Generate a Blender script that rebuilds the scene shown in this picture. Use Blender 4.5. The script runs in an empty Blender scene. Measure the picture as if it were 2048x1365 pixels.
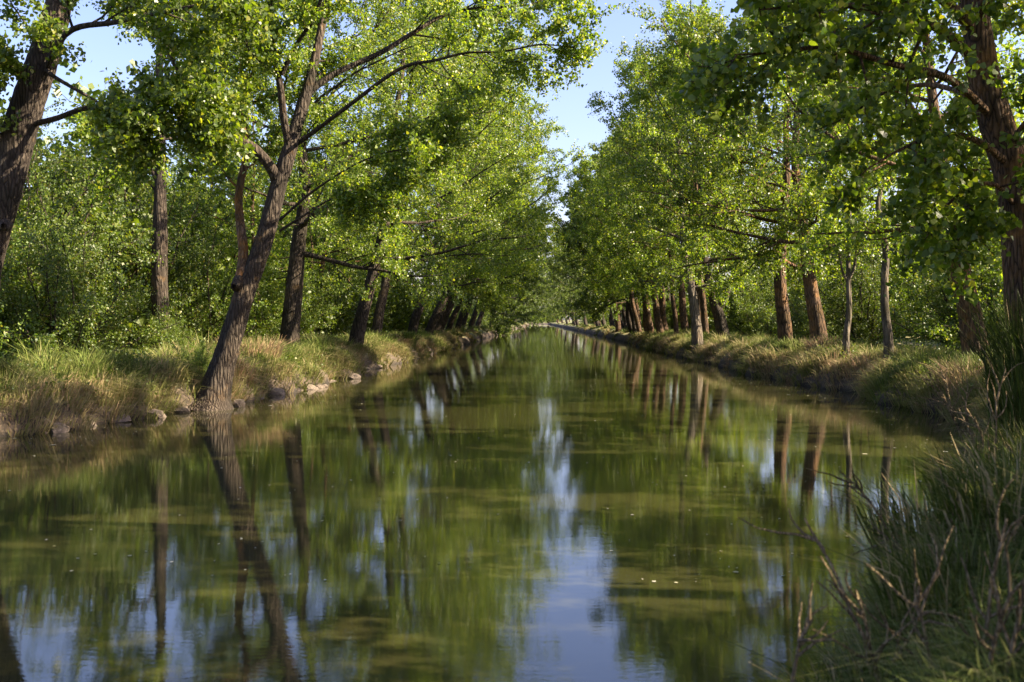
import bpy, math
import numpy as np
from math import radians, sin, cos, pi

# ------------------------------------------------------------------ camera, sky, sun, exposure
C = bpy.context.scene.collection
S = bpy.context.scene
CAM_Z = 2.2
FPX = 2162.0                       # focal length in photo pixels (2048 wide)
VPX, VPY = 1075.0, 640.0
cam = bpy.data.objects.new('camera', bpy.data.cameras.new('camera'))
C.objects.link(cam); S.camera = cam
cam.location = (0, 0, CAM_Z); cam.rotation_euler = (radians(90), 0, 0)
cam.data.sensor_width = 36; cam.data.lens = 36 * FPX / 2048
cam.data.shift_x = -(VPX - 1024) / 2048; cam.data.shift_y = -(682.5 - VPY) / 2048
cam.data.clip_start = 0.1; cam.data.clip_end = 6000
cam.data.dof.use_dof = True; cam.data.dof.focus_distance = 32; cam.data.dof.aperture_fstop = 2.8

SUN_AZ, SUN_EL = 97.0, 35.0        # azimuth clockwise from +Y (view direction)
W = bpy.data.worlds.new("World"); S.world = W; W.use_nodes = True
nt = W.node_tree
sky = nt.nodes.new('ShaderNodeTexSky'); sky.sky_type = 'NISHITA'; sky.sun_disc = False
sky.sun_elevation = radians(SUN_EL); sky.sun_rotation = radians(SUN_AZ)
sky.air_density = 1.0; sky.dust_density = 1.6; sky.ozone_density = 3.0
tint = nt.nodes.new('ShaderNodeMix'); tint.data_type = 'RGBA'; tint.blend_type = 'MULTIPLY'; tint.inputs[0].default_value = 1
tint.inputs[7].default_value = (1.15, .97, 1.08, 1); nt.links.new(sky.outputs[0], tint.inputs[6])
nt.links.new(tint.outputs[2], nt.nodes['Background'].inputs[0])
nt.nodes['Background'].inputs[1].default_value = 0.072
sun = bpy.data.objects.new('sun', bpy.data.lights.new('sun', 'SUN')); C.objects.link(sun)
sun.data.energy = 5.0; sun.data.angle = radians(0.5); sun.data.color = (1.0, 0.85, 0.63)
sun.rotation_euler = (radians(90 - SUN_EL), 0, radians(180 - SUN_AZ))
S.view_settings.view_transform = 'Standard'; S.view_settings.look = 'None'
S.view_settings.gamma = 1.0; S.view_settings.exposure = 2.12
S.cycles.max_bounces = 6; S.cycles.diffuse_bounces = 3; S.cycles.glossy_bounces = 3
S.cycles.transmission_bounces = 4; S.cycles.transparent_max_bounces = 4
S.cycles.use_denoising = True; S.cycles.caustics_reflective = False; S.cycles.caustics_refractive = False
try: S.cycles.denoiser = 'OPENIMAGEDENOISE'; S.cycles.denoising_input_passes = 'RGB_ALBEDO_NORMAL'
except Exception: pass

def P(px, py, Y):
    return np.array([(px - VPX) / FPX * Y, Y, CAM_Z - (py - VPY) / FPX * Y])

# ------------------------------------------------------------------ helpers
def tag(o, label, cat=None, group=None, kind=None):
    o['label'] = label
    if cat: o['category'] = cat
    if group: o['group'] = group
    if kind: o['kind'] = kind
    return o

def mesh_np(name, verts, faces_list, mats, smooth=False, attr=None):
    """faces_list: list of (array (n,k), material index, smooth)"""
    me = bpy.data.meshes.new(name)
    verts = np.asarray(verts, dtype=np.float32)
    me.vertices.add(len(verts)); me.vertices.foreach_set('co', verts.ravel())
    loops = np.concatenate([f.ravel() for f, _, _ in faces_list]).astype(np.int32)
    tot = np.concatenate([np.full(len(f), f.shape[1]) for f, _, _ in faces_list]).astype(np.int32)
    start = np.concatenate([[0], np.cumsum(tot)[:-1]]).astype(np.int32)
    me.loops.add(len(loops)); me.loops.foreach_set('vertex_index', loops)
    me.polygons.add(len(tot)); me.polygons.foreach_set('loop_start', start)
    mi = np.concatenate([np.full(len(f), m) for f, m, _ in faces_list]).astype(np.int32)
    sm = np.concatenate([np.full(len(f), s) for f, _, s in faces_list]).astype(bool)
    me.polygons.foreach_set('material_index', mi); me.polygons.foreach_set('use_smooth', sm)
    for m in mats: me.materials.append(m)
    if attr:
        for k, v in attr.items():
            a = me.attributes.new(k, 'FLOAT', 'FACE'); a.data.foreach_set('value', np.asarray(v, dtype=np.float32))
    me.update(calc_edges=True); me.validate()
    return me

def link(name, me, parent=None, loc=(0, 0, 0)):
    o = bpy.data.objects.new(name, me); C.objects.link(o); o.location = loc
    if parent: o.parent = parent
    return o

def empty(name, loc, rz=0, s=1):
    o = bpy.data.objects.new(name, None); C.objects.link(o)
    o.location = loc; o.rotation_euler = (0, 0, rz); o.scale = (s, s, s); o.empty_display_size = .3
    return o

def nrm(v):
    return v / (np.linalg.norm(v, axis=-1, keepdims=True) + 1e-9)

class Tubes:
    def __init__(s): s.v = []; s.f = []; s.n = 0; s.caps = []
    def add(s, pts, rad, sides, rough=0, rng=None, flare=0):
        pts = np.asarray(pts, float); rad = np.asarray(rad, float); M = len(pts)
        t = np.gradient(pts, axis=0); t = nrm(t)
        ref = np.array([0.13, 1, 0.05]) if abs(t[0][1]) < .8 else np.array([1, 0, 0.1])
        u = nrm(np.cross(t, ref)); w = np.cross(t, u)
        a = np.linspace(0, 2 * pi, sides, endpoint=False)
        R = np.repeat(rad[:, None], sides, 1)
        if rough:
            ph = rng.uniform(0, 6, 6)
            z = np.arange(M)[:, None]
            R = R * (1 + rough * (.6 * np.sin(3 * a + ph[0] + z * .12) + .5 * np.sin(5 * a + ph[1] - z * .2) + .35 * np.sin(9 * a + ph[2] + z * .3))
                     + rough * .5 * rng.normal(0, 1, (M, sides)))
            if flare:
                fl = np.exp(-np.linspace(0, 1, M) * 16)[:, None]
                R = R * (1 + flare * fl * (1 + .45 * np.sin(4 * a + ph[3]) + .3 * np.sin(7 * a + ph[4])))
        ring = pts[:, None, :] + R[:, :, None] * (np.cos(a)[None, :, None] * u[:, None, :] + np.sin(a)[None, :, None] * w[:, None, :])
        i = np.arange(M - 1)[:, None] * sides; j = np.arange(sides)[None, :]; k = (j + 1) % sides
        q = np.stack([i + j, i + k, i + k + sides, i + j + sides], -1).reshape(-1, 4) + s.n
        s.v.append(ring.reshape(-1, 3)); s.f.append(q); s.n += M * sides
    def mesh(s, name, mat):
        return mesh_np(name, np.concatenate(s.v), [(np.concatenate(s.f), 0, True)], [mat])

def smooth_path(pts, rad, per=5):
    """Catmull-Rom through pts"""
    pts = np.asarray(pts, float); rad = np.asarray(rad, float)
    p = np.vstack([2 * pts[0] - pts[1], pts, 2 * pts[-1] - pts[-2]])
    out = []; ro = []
    for i in range(len(pts) - 1):
        a, b, c, d = p[i:i + 4]
        for t in np.linspace(0, 1, per, endpoint=False):
            out.append(.5 * ((2 * b) + (-a + c) * t + (2 * a - 5 * b + 4 * c - d) * t * t + (-a + 3 * b - 3 * c + d) * t ** 3))
            ro.append(rad[i] * (1 - t) + rad[i + 1] * t)
    out.append(pts[-1]); ro.append(rad[-1])
    return np.array(out), np.array(ro)

def wander(p0, d, L, n, rng, wig=.15, up=0.05):
    p = np.array(p0, float); d = nrm(np.array(d, float)); out = [p.copy()]
    for _ in range(n):
        d = nrm(d + rng.normal(0, wig, 3) + np.array([0, 0, up])); p = p + d * L / n; out.append(p.copy())
    return np.array(out)

def at(path, t):
    x = t * (len(path) - 1); i = min(int(x), len(path) - 2); f = x - i
    return path[i] * (1 - f) + path[i + 1] * f, nrm(path[i + 1] - path[i])

def leaf_mesh(name, cen, size, rng, mat, heart=False, droop=.5, asp=.85):
    n = len(cen)
    d = nrm(rng.normal(0, 1, (n, 3)) + np.array([0, 0, -droop]))
    s = nrm(np.cross(d, rng.normal(0, 1, (n, 3)))); nn = np.cross(d, s)
    L = size[:, None]
    if heart:
        prof = [(0, 0), (.42, .12), (.5, .42), (.24, .78), (0, 1.05), (-.24, .78), (-.5, .42), (-.42, .12)]
    else:
        prof = [(0, 0), (.5, .42), (0, 1), (-.5, .42)]
    k = len(prof)
    V = np.empty((n, k, 3))
    fold = rng.uniform(-.05, .25, (n, 1))
    for i, (a, b) in enumerate(prof):
        V[:, i] = cen + L * (a * asp * s + (b - .4) * d + abs(a) * fold * nn)
    F = np.arange(n * k).reshape(n, k)
    return mesh_np(name, V.reshape(-1, 3), [(F, 0, False)], [mat], attr={'rnd': rng.random(n)})

# ------------------------------------------------------------------ materials
def new_mat(name):
    m = bpy.data.materials.new(name); m.use_nodes = True
    return m, m.node_tree, m.node_tree.nodes['Principled BSDF'], m.node_tree.nodes['Material Output']

def N(nt, typ, **kw):
    n = nt.nodes.new(typ)
    for k, v in kw.items():
        if k.startswith('i_'): n.inputs[k[2:].replace('_', ' ')].default_value = v
        else: setattr(n, k, v)
    return n

def ramp(nt, stops):
    r = nt.nodes.new('ShaderNodeValToRGB'); e = r.color_ramp.elements
    while len(e) < len(stops): e.new(.5)
    for el, (p, c) in zip(e, stops): el.position = p; el.color = (*c, 1)
    return r

def leaf_material(name, cols, trans, tfac=.34, rough=.40, spec=.6, objvar=.25):
    m, nt, b, out = new_mat(name); L = nt.links
    at_ = N(nt, 'ShaderNodeAttribute', attribute_name='rnd')
    r = ramp(nt, cols); L.new(at_.outputs['Fac'], r.inputs[0])
    oi = N(nt, 'ShaderNodeObjectInfo')
    geo = N(nt, 'ShaderNodeNewGeometry')
    no = N(nt, 'ShaderNodeTexNoise', i_Scale=.45, i_Detail=2.0); L.new(geo.outputs['Position'], no.inputs['Vector'])
    add = N(nt, 'ShaderNodeMath', operation='ADD'); L.new(oi.outputs['Random'], add.inputs[0]); L.new(no.outputs[0], add.inputs[1])
    mr = N(nt, 'ShaderNodeMapRange'); mr.inputs['From Min'].default_value = .3; mr.inputs['From Max'].default_value = 1.7
    mr.inputs['To Min'].default_value = 1 - objvar; mr.inputs['To Max'].default_value = 1 + objvar
    L.new(add.outputs[0], mr.inputs['Value'])
    hsv = N(nt, 'ShaderNodeHueSaturation'); L.new(r.outputs[0], hsv.inputs['Color']); L.new(mr.outputs[0], hsv.inputs['Value'])
    L.new(hsv.outputs[0], b.inputs['Base Color'])
    b.inputs['Roughness'].default_value = rough; b.inputs['Specular IOR Level'].default_value = spec
    tr = N(nt, 'ShaderNodeBsdfTranslucent')
    tm = N(nt, 'ShaderNodeMix', data_type='RGBA', blend_type='MULTIPLY'); tm.inputs[0].default_value = 1
    L.new(hsv.outputs[0], tm.inputs[6]); tm.inputs[7].default_value = (*trans, 1)
    L.new(tm.outputs[2], tr.inputs['Color'])
    mx = N(nt, 'ShaderNodeMixShader'); mx.inputs[0].default_value = tfac
    L.new(b.outputs[0], mx.inputs[1]); L.new(tr.outputs[0], mx.inputs[2]); L.new(mx.outputs[0], out.inputs[0])
    return m

LEAF = leaf_material('poplar_leaf', [(0, (.045, .08, .010)), (.5, (.098, .15, .017)), (.9, (.17, .21, .03)), (1, (.28, .27, .04))], (2.7, 2.7, .75), tfac=.42, rough=.42, spec=.55)
LEAF2 = leaf_material('elm_leaf', [(0, (.04, .075, .008)), (.55, (.08, .13, .010)), (.9, (.14, .185, .018)), (1, (.20, .18, .05))], (2.4, 2.3, .7), objvar=.4, rough=.5)
LEAF3 = leaf_material('far_leaf', [(0, (.042, .075, .010)), (.6, (.085, .125, .016)), (1, (.14, .17, .026))], (2.6, 2.6, .7), rough=.45)

def bark_material(name, lichen_sun=.5, base=(.11, .085, .065), dark=(.022, .016, .013), lich_sun=(.22, .13, .05), sc=1.0):
    m, nt, b, out = new_mat(name); L = nt.links
    tc = N(nt, 'ShaderNodeTexCoord')
    mp = N(nt, 'ShaderNodeMapping'); mp.inputs['Scale'].default_value = (21 * sc, 21 * sc, 3.4 * sc); L.new(tc.outputs['Object'], mp.inputs[0])
    n0 = N(nt, 'ShaderNodeTexNoise', i_Scale=1.0, i_Detail=5.0, i_Roughness=.65); L.new(mp.outputs[0], n0.inputs['Vector'])
    vo = N(nt, 'ShaderNodeTexVoronoi', feature='DISTANCE_TO_EDGE', i_Scale=1.0)
    ad = N(nt, 'ShaderNodeMix', data_type='RGBA'); ad.inputs[0].default_value = .35
    L.new(mp.outputs[0], ad.inputs[6]); L.new(n0.outputs[1], ad.inputs[7]); L.new(ad.outputs[2], vo.inputs['Vector'])
    r = ramp(nt, [(0, dark), (.12, tuple(.5 * (a + c) for a, c in zip(dark, base))), (.35, base), (1, tuple(1.5 * x for x in base))])
    mul = N(nt, 'ShaderNodeMath', operation='MULTIPLY'); L.new(vo.outputs[0], mul.inputs[0]); L.new(n0.outputs[0], mul.inputs[1])
    m2 = N(nt, 'ShaderNodeMath', operation='MULTIPLY'); m2.inputs[1].default_value = 3.2; L.new(mul.outputs[0], m2.inputs[0])
    L.new(m2.outputs[0], r.inputs[0])
    n1 = N(nt, 'ShaderNodeTexNoise', i_Scale=2.2, i_Detail=6.0, i_Roughness=.7); L.new(tc.outputs['Object'], n1.inputs['Vector'])
    lr = ramp(nt, [(.62 - .25 * lichen_sun, (0, 0, 0)), (.80 - .2 * lichen_sun, (1, 1, 1))]); L.new(n1.outputs[0], lr.inputs[0])  # orange patches: lichen colour, and warm sunlight painted into the bark
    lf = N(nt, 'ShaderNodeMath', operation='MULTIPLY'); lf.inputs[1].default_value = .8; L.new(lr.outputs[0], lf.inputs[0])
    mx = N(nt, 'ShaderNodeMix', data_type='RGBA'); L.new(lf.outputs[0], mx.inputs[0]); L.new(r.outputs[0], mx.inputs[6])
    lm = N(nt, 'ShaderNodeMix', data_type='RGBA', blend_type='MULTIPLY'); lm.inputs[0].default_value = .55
    lm.inputs[6].default_value = (*lich_sun, 1); L.new(n0.outputs[0], lm.inputs[7]); L.new(lm.outputs[2], mx.inputs[7])
    n5 = N(nt, 'ShaderNodeTexNoise', i_Scale=.9, i_Detail=3.0); L.new(tc.outputs['Object'], n5.inputs['Vector'])
    st = ramp(nt, [(.35, (.55, .58, .5)), (.5, (1, 1, 1)), (.66, (1.45, 1.4, 1.3))]); L.new(n5.outputs[0], st.inputs[0])
    sm_ = N(nt, 'ShaderNodeMix', data_type='RGBA', blend_type='MULTIPLY'); sm_.inputs[0].default_value = 1; L.new(mx.outputs[2], sm_.inputs[6]); L.new(st.outputs[0], sm_.inputs[7])
    L.new(sm_.outputs[2], b.inputs['Base Color']); b.inputs['Roughness'].default_value = .9; b.inputs['Specular IOR Level'].default_value = .2
    bu = N(nt, 'ShaderNodeBump', i_Strength=1.0, i_Distance=.08); L.new(m2.outputs[0], bu.inputs['Height']); L.new(bu.outputs[0], b.inputs['Normal'])
    return m
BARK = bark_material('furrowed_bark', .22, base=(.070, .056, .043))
BARK_O = bark_material('sun_orange_bark', .52, base=(.15, .095, .058), lich_sun=(.32, .165, .055))  # orange tone and patches put warm sunlight on the trunks into the colour
BARK_S = bark_material('orange_bark', .75, base=(.20, .13, .08), dark=(.05, .03, .02), lich_sun=(.48, .21, .04), sc=.8)
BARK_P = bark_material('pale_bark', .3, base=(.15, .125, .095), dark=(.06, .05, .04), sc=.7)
TWIG = bark_material('dry_twig', .1, base=(.46, .34, .20), dark=(.12, .08, .045), sc=3)

def grass_material(name, stops, tfac=.3):
    m, nt, b, out = new_mat(name); L = nt.links
    a = N(nt, 'ShaderNodeAttribute', attribute_name='dry'); r = ramp(nt, stops); L.new(a.outputs['Fac'], r.inputs[0])
    L.new(r.outputs[0], b.inputs['Base Color']); b.inputs['Roughness'].default_value = .6; b.inputs['Specular IOR Level'].default_value = .18
    tr = N(nt, 'ShaderNodeBsdfTranslucent'); L.new(r.outputs[0], tr.inputs['Color'])
    mx = N(nt, 'ShaderNodeMixShader'); mx.inputs[0].default_value = tfac
    L.new(b.outputs[0], mx.inputs[1]); L.new(tr.outputs[0], mx.inputs[2]); L.new(mx.outputs[0], out.inputs[0])
    return m
GRASS = grass_material('grass_blade', [(0, (.06, .10, .015)), (.32, (.14, .18, .035)), (.55, (.22, .22, .07)), (.8, (.36, .29, .15)), (1, (.34, .22, .13))])
REED = grass_material('reed_blade', [(0, (.022, .036, .004)), (.5, (.05, .075, .008)), (.85, (.12, .13, .03)), (1, (.35, .27, .14))])

# ------------------------------------------------------------------ canal edges and ground height
LE = np.array([(-30, -22), (-5, -20), (8, -15), (15, -11.6), (20.2, -10.1), (23.7, -8.8), (25.7, -8.3), (28, -7.9), (31.3, -7.9), (32.6, -7.3), (36, -7.5), (40.6, -7.1),
               (47.6, -7.7), (55, -7.0), (62.6, -7.2), (80, -6.7), (110, -6.5), (200, -5.8), (330, -4.5), (600, -3.4)])
RE = np.array([(-30, .5), (-5, .6), (0, .7), (4, 1.1), (6, 1.8), (7, 2.2), (8.5, 3.0), (11, 4.3), (14, 6.0), (18, 7.9), (22, 9.1), (26, 9.2), (32.4, 9.4), (38.7, 8.9), (42, 8.5),
               (50, 8.8), (62, 8.6), (79, 8.4), (100, 8.7), (140, 8.5), (200, 8.0), (330, 7.2), (600, 5.0)])
def wob(y, k):
    y = np.asarray(y, float)
    return (.22 * np.sin(y * .9 + k) + .16 * np.sin(y * 2.3 + 2 * k) + .10 * np.sin(y * 5.1 + k * 3)) * np.clip(y / 12, 0, 1)
def left_edge(y): return np.interp(y, LE[:, 0], LE[:, 1]) + wob(y, 1.3)
def right_edge(y): return np.interp(y, RE[:, 0], RE[:, 1]) + wob(y, 4.1)
def bank_h(d, y):
    """height above water for distance d beyond the water's edge"""
    d = np.asarray(d, float); y = np.asarray(y, float)
    h = np.interp(d, [-3, -.6, -.1, 0, .12, .45, 1.2, 2.2, 5, 30, 200], [-1.4, -.9, -.3, -.03, .30, .62, .85, .98, 1.0, 1.0, 1.0])
    n = .07 * np.sin(y * 1.7 + d * 2.1) + .05 * np.sin(y * 3.9 - d * 1.3 + 1) + .04 * np.sin(d * 4.7 + y * .6)
    return h + n * np.clip(d * 1.5, 0, 1)
def ground_z(x, y):
    l, r = left_edge(y), right_edge(y)
    return float(bank_h(max(l - x, x - r), y)) if (x < l or x > r) else -1.0

def build_ground():
    ys = [-30.0]
    while ys[-1] < 3500: ys.append(ys[-1] + max(.22, .008 * max(ys[-1], 0)) * (1 if ys[-1] < 600 else 8))
    ys = np.array(ys)
    off = np.concatenate([[0, .06, .12, .2, .3, .45, .6, .8, 1, 1.25, 1.5, 1.8, 2.2, 2.7, 3.3, 4, 5, 6, 7.5, 9.5, 12, 15, 20, 30, 50, 90, 160, 300, 700, 1800]])
    ins = np.array([.1, .3, .6, 1.5, 3])
    rng = np.random.default_rng(2)
    rows = []
    for y in ys:
        l, r = float(left_edge(y)), float(right_edge(y))
        end = np.clip((y - 520) / 25, 0, 1)
        row = []
        for o in off[::-1]: row.append((l - o, y, bank_h(o, y)))
        for o in ins: row.append((l + o * min(1, (r - l) / 7), y, bank_h(-o, y)))
        for o in ins[::-1]: row.append((r - o * min(1, (r - l) / 7), y, bank_h(-o, y)))
        for o in off: row.append((r + o, y, bank_h(o, y)))
        row = np.array(row, float)
        row[:, 2] = row[:, 2] * (1 - end) + 1.0 * end
        j = rng.normal(0, .02, len(row)); row[:, 2] += j * (row[:, 2] > .05)
        rows.append(row)
    V = np.array(rows); R, K, _ = V.shape
    i = np.arange(R - 1)[:, None] * K; j = np.arange(K - 1)[None, :]
    F = np.stack([i + j, i + j + 1, i + j + 1 + K, i + j + K], -1).reshape(-1, 4)
    m, nt, b, out = new_mat('bank_earth_and_turf'); L = nt.links
    geo = N(nt, 'ShaderNodeNewGeometry'); sep = N(nt, 'ShaderNodeSeparateXYZ'); L.new(geo.outputs['Position'], sep.inputs[0])
    n1 = N(nt, 'ShaderNodeTexNoise', i_Scale=.7, i_Detail=6.0, i_Roughness=.6); L.new(geo.outputs['Position'], n1.inputs['Vector'])
    n2 = N(nt, 'ShaderNodeTexNoise', i_Scale=14.0, i_Detail=5.0, i_Roughness=.7); L.new(geo.outputs['Position'], n2.inputs['Vector'])
    turf = ramp(nt, [(.35, (.06, .10, .025)), (.5, (.14, .15, .05)), (.62, (.26, .21, .10)), (.75, (.10, .12, .03))]); L.new(n1.outputs[0], turf.inputs[0])
    earth = ramp(nt, [(.3, (.02, .015, .010)), (.5, (.06, .043, .028)), (.7, (.15, .105, .07))]); L.new(n2.outputs[0], earth.inputs[0])
    mr = N(nt, 'ShaderNodeMapRange'); mr.inputs['From Min'].default_value = .45; mr.inputs['From Max'].default_value = .8
    a = N(nt, 'ShaderNodeMath', operation='MULTIPLY_ADD'); a.inputs[1].default_value = .5; L.new(n1.outputs[0], a.inputs[0]); 
    sb = N(nt, 'ShaderNodeMath', operation='SUBTRACT'); sb.inputs[1].default_value = .25; L.new(sep.outputs[2], sb.inputs[0]); L.new(sb.outputs[0], a.inputs[2])
    L.new(a.outputs[0], mr.inputs['Value'])
    mx = N(nt, 'ShaderNodeMix', data_type='RGBA'); L.new(mr.outputs[0], mx.inputs[0]); L.new(earth.outputs[0], mx.inputs[6]); L.new(turf.outputs[0], mx.inputs[7])
    wet = N(nt, 'ShaderNodeMapRange'); wet.inputs['From Min'].default_value = .04; wet.inputs['From Max'].default_value = .16
    wet.inputs['To Min'].default_value = .35; L.new(sep.outputs[2], wet.inputs['Value'])
    wm = N(nt, 'ShaderNodeMix', data_type='RGBA', blend_type='MULTIPLY'); wm.inputs[0].default_value = 1; L.new(mx.outputs[2], wm.inputs[6]); L.new(wet.outputs[0], wm.inputs[7])
    L.new(wm.outputs[2], b.inputs['Base Color']); b.inputs['Roughness'].default_value = .9
    bu = N(nt, 'ShaderNodeBump', i_Strength=.8, i_Distance=.06); L.new(n2.outputs[0], bu.inputs['Height']); L.new(bu.outputs[0], b.inputs['Normal'])
    o = link('ground', mesh_np('ground', V.reshape(-1, 3), [(F, 0, True)], [m]))
    tag(o, 'earth canal banks and flat grassy land on both sides', kind='structure')
build_ground()

def build_water():
    me = bpy.data.meshes.new('water')
    me.from_pydata([(-60, -30, 0), (40, -30, 0), (40, 545, 0), (-60, 545, 0)], [], [(0, 1, 2, 3)])
    m, nt, b, out = new_mat('murky_canal_water'); L = nt.links
    b.inputs['Base Color'].default_value = (.032, .031, .011, 1)
    b.inputs['Roughness'].default_value = .012; b.inputs['IOR'].default_value = 1.7
    geo = N(nt, 'ShaderNodeNewGeometry')
    mp = N(nt, 'ShaderNodeMapping'); mp.inputs['Scale'].default_value = (1.0, 2.2, 1); L.new(geo.outputs['Position'], mp.inputs[0])
    n1 = N(nt, 'ShaderNodeTexNoise', i_Scale=8.0, i_Detail=4.0, i_Roughness=.55); L.new(mp.outputs[0], n1.inputs['Vector'])
    n2 = N(nt, 'ShaderNodeTexNoise', i_Scale=.9, i_Detail=2.0); L.new(mp.outputs[0], n2.inputs['Vector'])
    n3 = N(nt, 'ShaderNodeTexNoise', i_Scale=.12, i_Detail=2.0); L.new(mp.outputs[0], n3.inputs['Vector'])
    amp = N(nt, 'ShaderNodeMapRange'); amp.inputs['From Min'].default_value = .35; amp.inputs['From Max'].default_value = .65
    amp.inputs['To Min'].default_value = .5; amp.inputs['To Max'].default_value = 1.3; L.new(n3.outputs[0], amp.inputs['Value'])
    b1 = N(nt, 'ShaderNodeBump', i_Distance=.0005); L.new(n1.outputs[0], b1.inputs['Height']); L.new(amp.outputs[0], b1.inputs['Strength'])
    b2 = N(nt, 'ShaderNodeBump', i_Strength=1.0, i_Distance=.0008); L.new(n2.outputs[0], b2.inputs['Height']); L.new(b1.outputs[0], b2.inputs['Normal'])
    L.new(b2.outputs[0], b.inputs['Normal'])
    me.materials.append(m)
    tag(link('water', me), 'still olive-green canal water mirroring the trees', kind='structure')
    # floating fluff and leaf specks
    rng = np.random.default_rng(5); n = 1500
    y = np.exp(rng.uniform(np.log(9), np.log(160), n)); u = rng.random(n)
    l, r = left_edge(y) + .2, right_edge(y) - .2
    u = np.where(rng.random(n) < .4, np.where(rng.random(n) < .5, u * .12, 1 - u * .12), u)
    c = np.stack([l + (r - l) * u, y, np.full(n, .004)], -1)
    s = rng.uniform(.006, .018, n) * (1 + y / 60) * (1 + (rng.random(n) < .05) * 1.5)
    a = rng.uniform(0, 2 * pi, n); V = np.empty((n, 5, 3))
    for k in range(5):
        ang = a + k * 2 * pi / 5; rr = s * rng.uniform(.5, 1.2, n)
        V[:, k] = c + np.stack([np.cos(ang) * rr, np.sin(ang) * rr, rng.uniform(0, .004, n)], -1)
    fm, nt, b, out = new_mat('poplar_fluff'); a_ = N(nt, 'ShaderNodeAttribute', attribute_name='rnd')
    r_ = ramp(nt, [(0, (.5, .48, .38)), (.6, (.35, .33, .2)), (1, (.25, .25, .06))]); nt.links.new(a_.outputs['Fac'], r_.inputs[0]); nt.links.new(r_.outputs[0], b.inputs['Base Color'])
    tag(link('floating_fluff', mesh_np('floating_fluff', V.reshape(-1, 3), [(np.arange(n * 5).reshape(n, 5), 0, False)], [fm], attr={'rnd': rng.random(n)})),
        'pale seed fluff and leaf specks floating on the canal', 'fluff', kind='stuff')
build_water()

# ------------------------------------------------------------------ tree generator
def auto_limbs(rng, trunk, trad, z0, top, Rmax, n, bias=(0, 0), low=.15):
    out = []
    zs = trunk[:, 2]
    for i in range(n):
        f = (i + rng.random() * .7) / n
        z = z0 + (top - z0) * f * .93
        k = np.interp(z, zs, np.linspace(0, 1, len(zs)))
        p, d = at(trunk, k)
        az = i * 2.4 + rng.uniform(-.4, .4)
        prof = (math.sin(pi * min(1, .22 + .75 * f)) ** .8)
        el = low + 1.0 * f + rng.uniform(-.15, .15)
        dr = np.array([cos(az) * cos(el) + bias[0], sin(az) * cos(el) + bias[1], sin(el)])
        b = 1 + .35 * (dr[0] * bias[0] + dr[1] * bias[1]) / (abs(bias[0]) + abs(bias[1]) + .01)
        L = Rmax * prof * rng.uniform(.75, 1.15) * b
        r0 = np.interp(k, np.linspace(0, 1, len(trad)), trad) * .42
        path = wander(p, dr, L, 7, rng, .10, .06 if f > .15 else .02)
        out.append((path, np.linspace(min(r0, .12), .015, 8)))
    return out

def make_tree(name, seed, trunk, trad, limbs, nleaf, lsize, bark=None, leaf=None, heart=False, sides=18, nbr=8, ntw=6,
              brl=.42, twl=(.5, 1.05), start=.12, spread=.09, twigr=.006, explicit=(), knobs=(), flare=.35, blmin=.8, hang=0.0, twig_draw=1.0, t0=.0):
    rng = np.random.default_rng(seed)
    T = Tubes(); tw = []
    if trunk is not None:
        tp, tr = smooth_path(trunk, trad, 8)
        T.add(tp, tr, sides, .035, rng, flare)
    for e in explicit:
        ep, er = smooth_path(e[0], e[1], 6); T.add(ep, er, 10, .03, rng)
    for k in knobs:
        T.add(k[0], k[1], 9, .03, rng)
    for path, rad in limbs:
        pp, pr = smooth_path(path, rad, 3); T.add(pp, pr, 7, .03, rng)
    allb = [(p, r, True) for p, r in limbs] + [(smooth_path(e[0], e[1], 3)[0], smooth_path(e[0], e[1], 3)[1], e[2]) for e in explicit]
    for path, rad, leafy in allb:
        if not leafy: continue
        lf = leafy if isinstance(leafy, float) else start
        L = np.sum(np.linalg.norm(np.diff(path, axis=0), axis=1))
        nb = max(3, int(nbr * (.6 + L / 8)))
        for j in range(nb):
            t = lf + (1 - lf) * (j + rng.random()) / nb
            p, d = at(path, min(t, .999))
            r0 = float(np.interp(t, np.linspace(0, 1, len(rad)), rad)) * .5
            rv = nrm(np.cross(d, rng.normal(0, 1, 3)))
            a = rng.uniform(.5, 1.1)
            bd = d * cos(a) + rv * sin(a) + np.array([0, 0, -hang])
            bl = max(blmin, L * brl * (1.15 - .75 * t)) * rng.uniform(.7, 1.3)
            bp = wander(p, bd, bl, 5, rng, .13, .04 - hang * .25)
            T.add(bp, np.linspace(max(min(r0, .035), .01), twigr, 6), 4)
            for k in range(ntw):
                t2 = .2 + .8 * (k + rng.random()) / ntw
                q, e = at(bp, min(t2, .999))
                rv = nrm(np.cross(e, rng.normal(0, 1, 3))); a = rng.uniform(.4, 1.2)
                wd = e * cos(a) + rv * sin(a) + np.array([0, 0, -hang * .6])
                wp = wander(q, wd, rng.uniform(*twl), 3, rng, .15, -.02 - hang * .3)
                if rng.random() < twig_draw: T.add(wp, np.array([twigr, twigr * .8, twigr * .6, twigr * .4]), 3)
                tw.append(wp)
    tw = np.array(tw)                                  # (n,4,3)
    idx = rng.integers(0, len(tw), nleaf); seg = rng.integers(0, 3, nleaf); f = rng.random(nleaf)[:, None]
    cen = tw[idx, seg] * (1 - f) + tw[idx, seg + 1] * f + rng.normal(0, spread, (nleaf, 3))
    size = rng.uniform(.5, 1.25, nleaf) * lsize
    trunk_me = T.mesh(name + '_trunk', bark or BARK)
    crown_me = leaf_mesh(name + '_crown', cen, size, rng, leaf or LEAF, heart)
    return trunk_me, crown_me

def place(name, meshes, loc, label, cat, group=None, rz=0, s=1, parts=('trunk', 'crown')):
    e = empty(name, loc, rz, s)
    for p, me in zip(parts, meshes): link(p, me, e)
    tag(e, label, cat, group)
    return e

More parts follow.
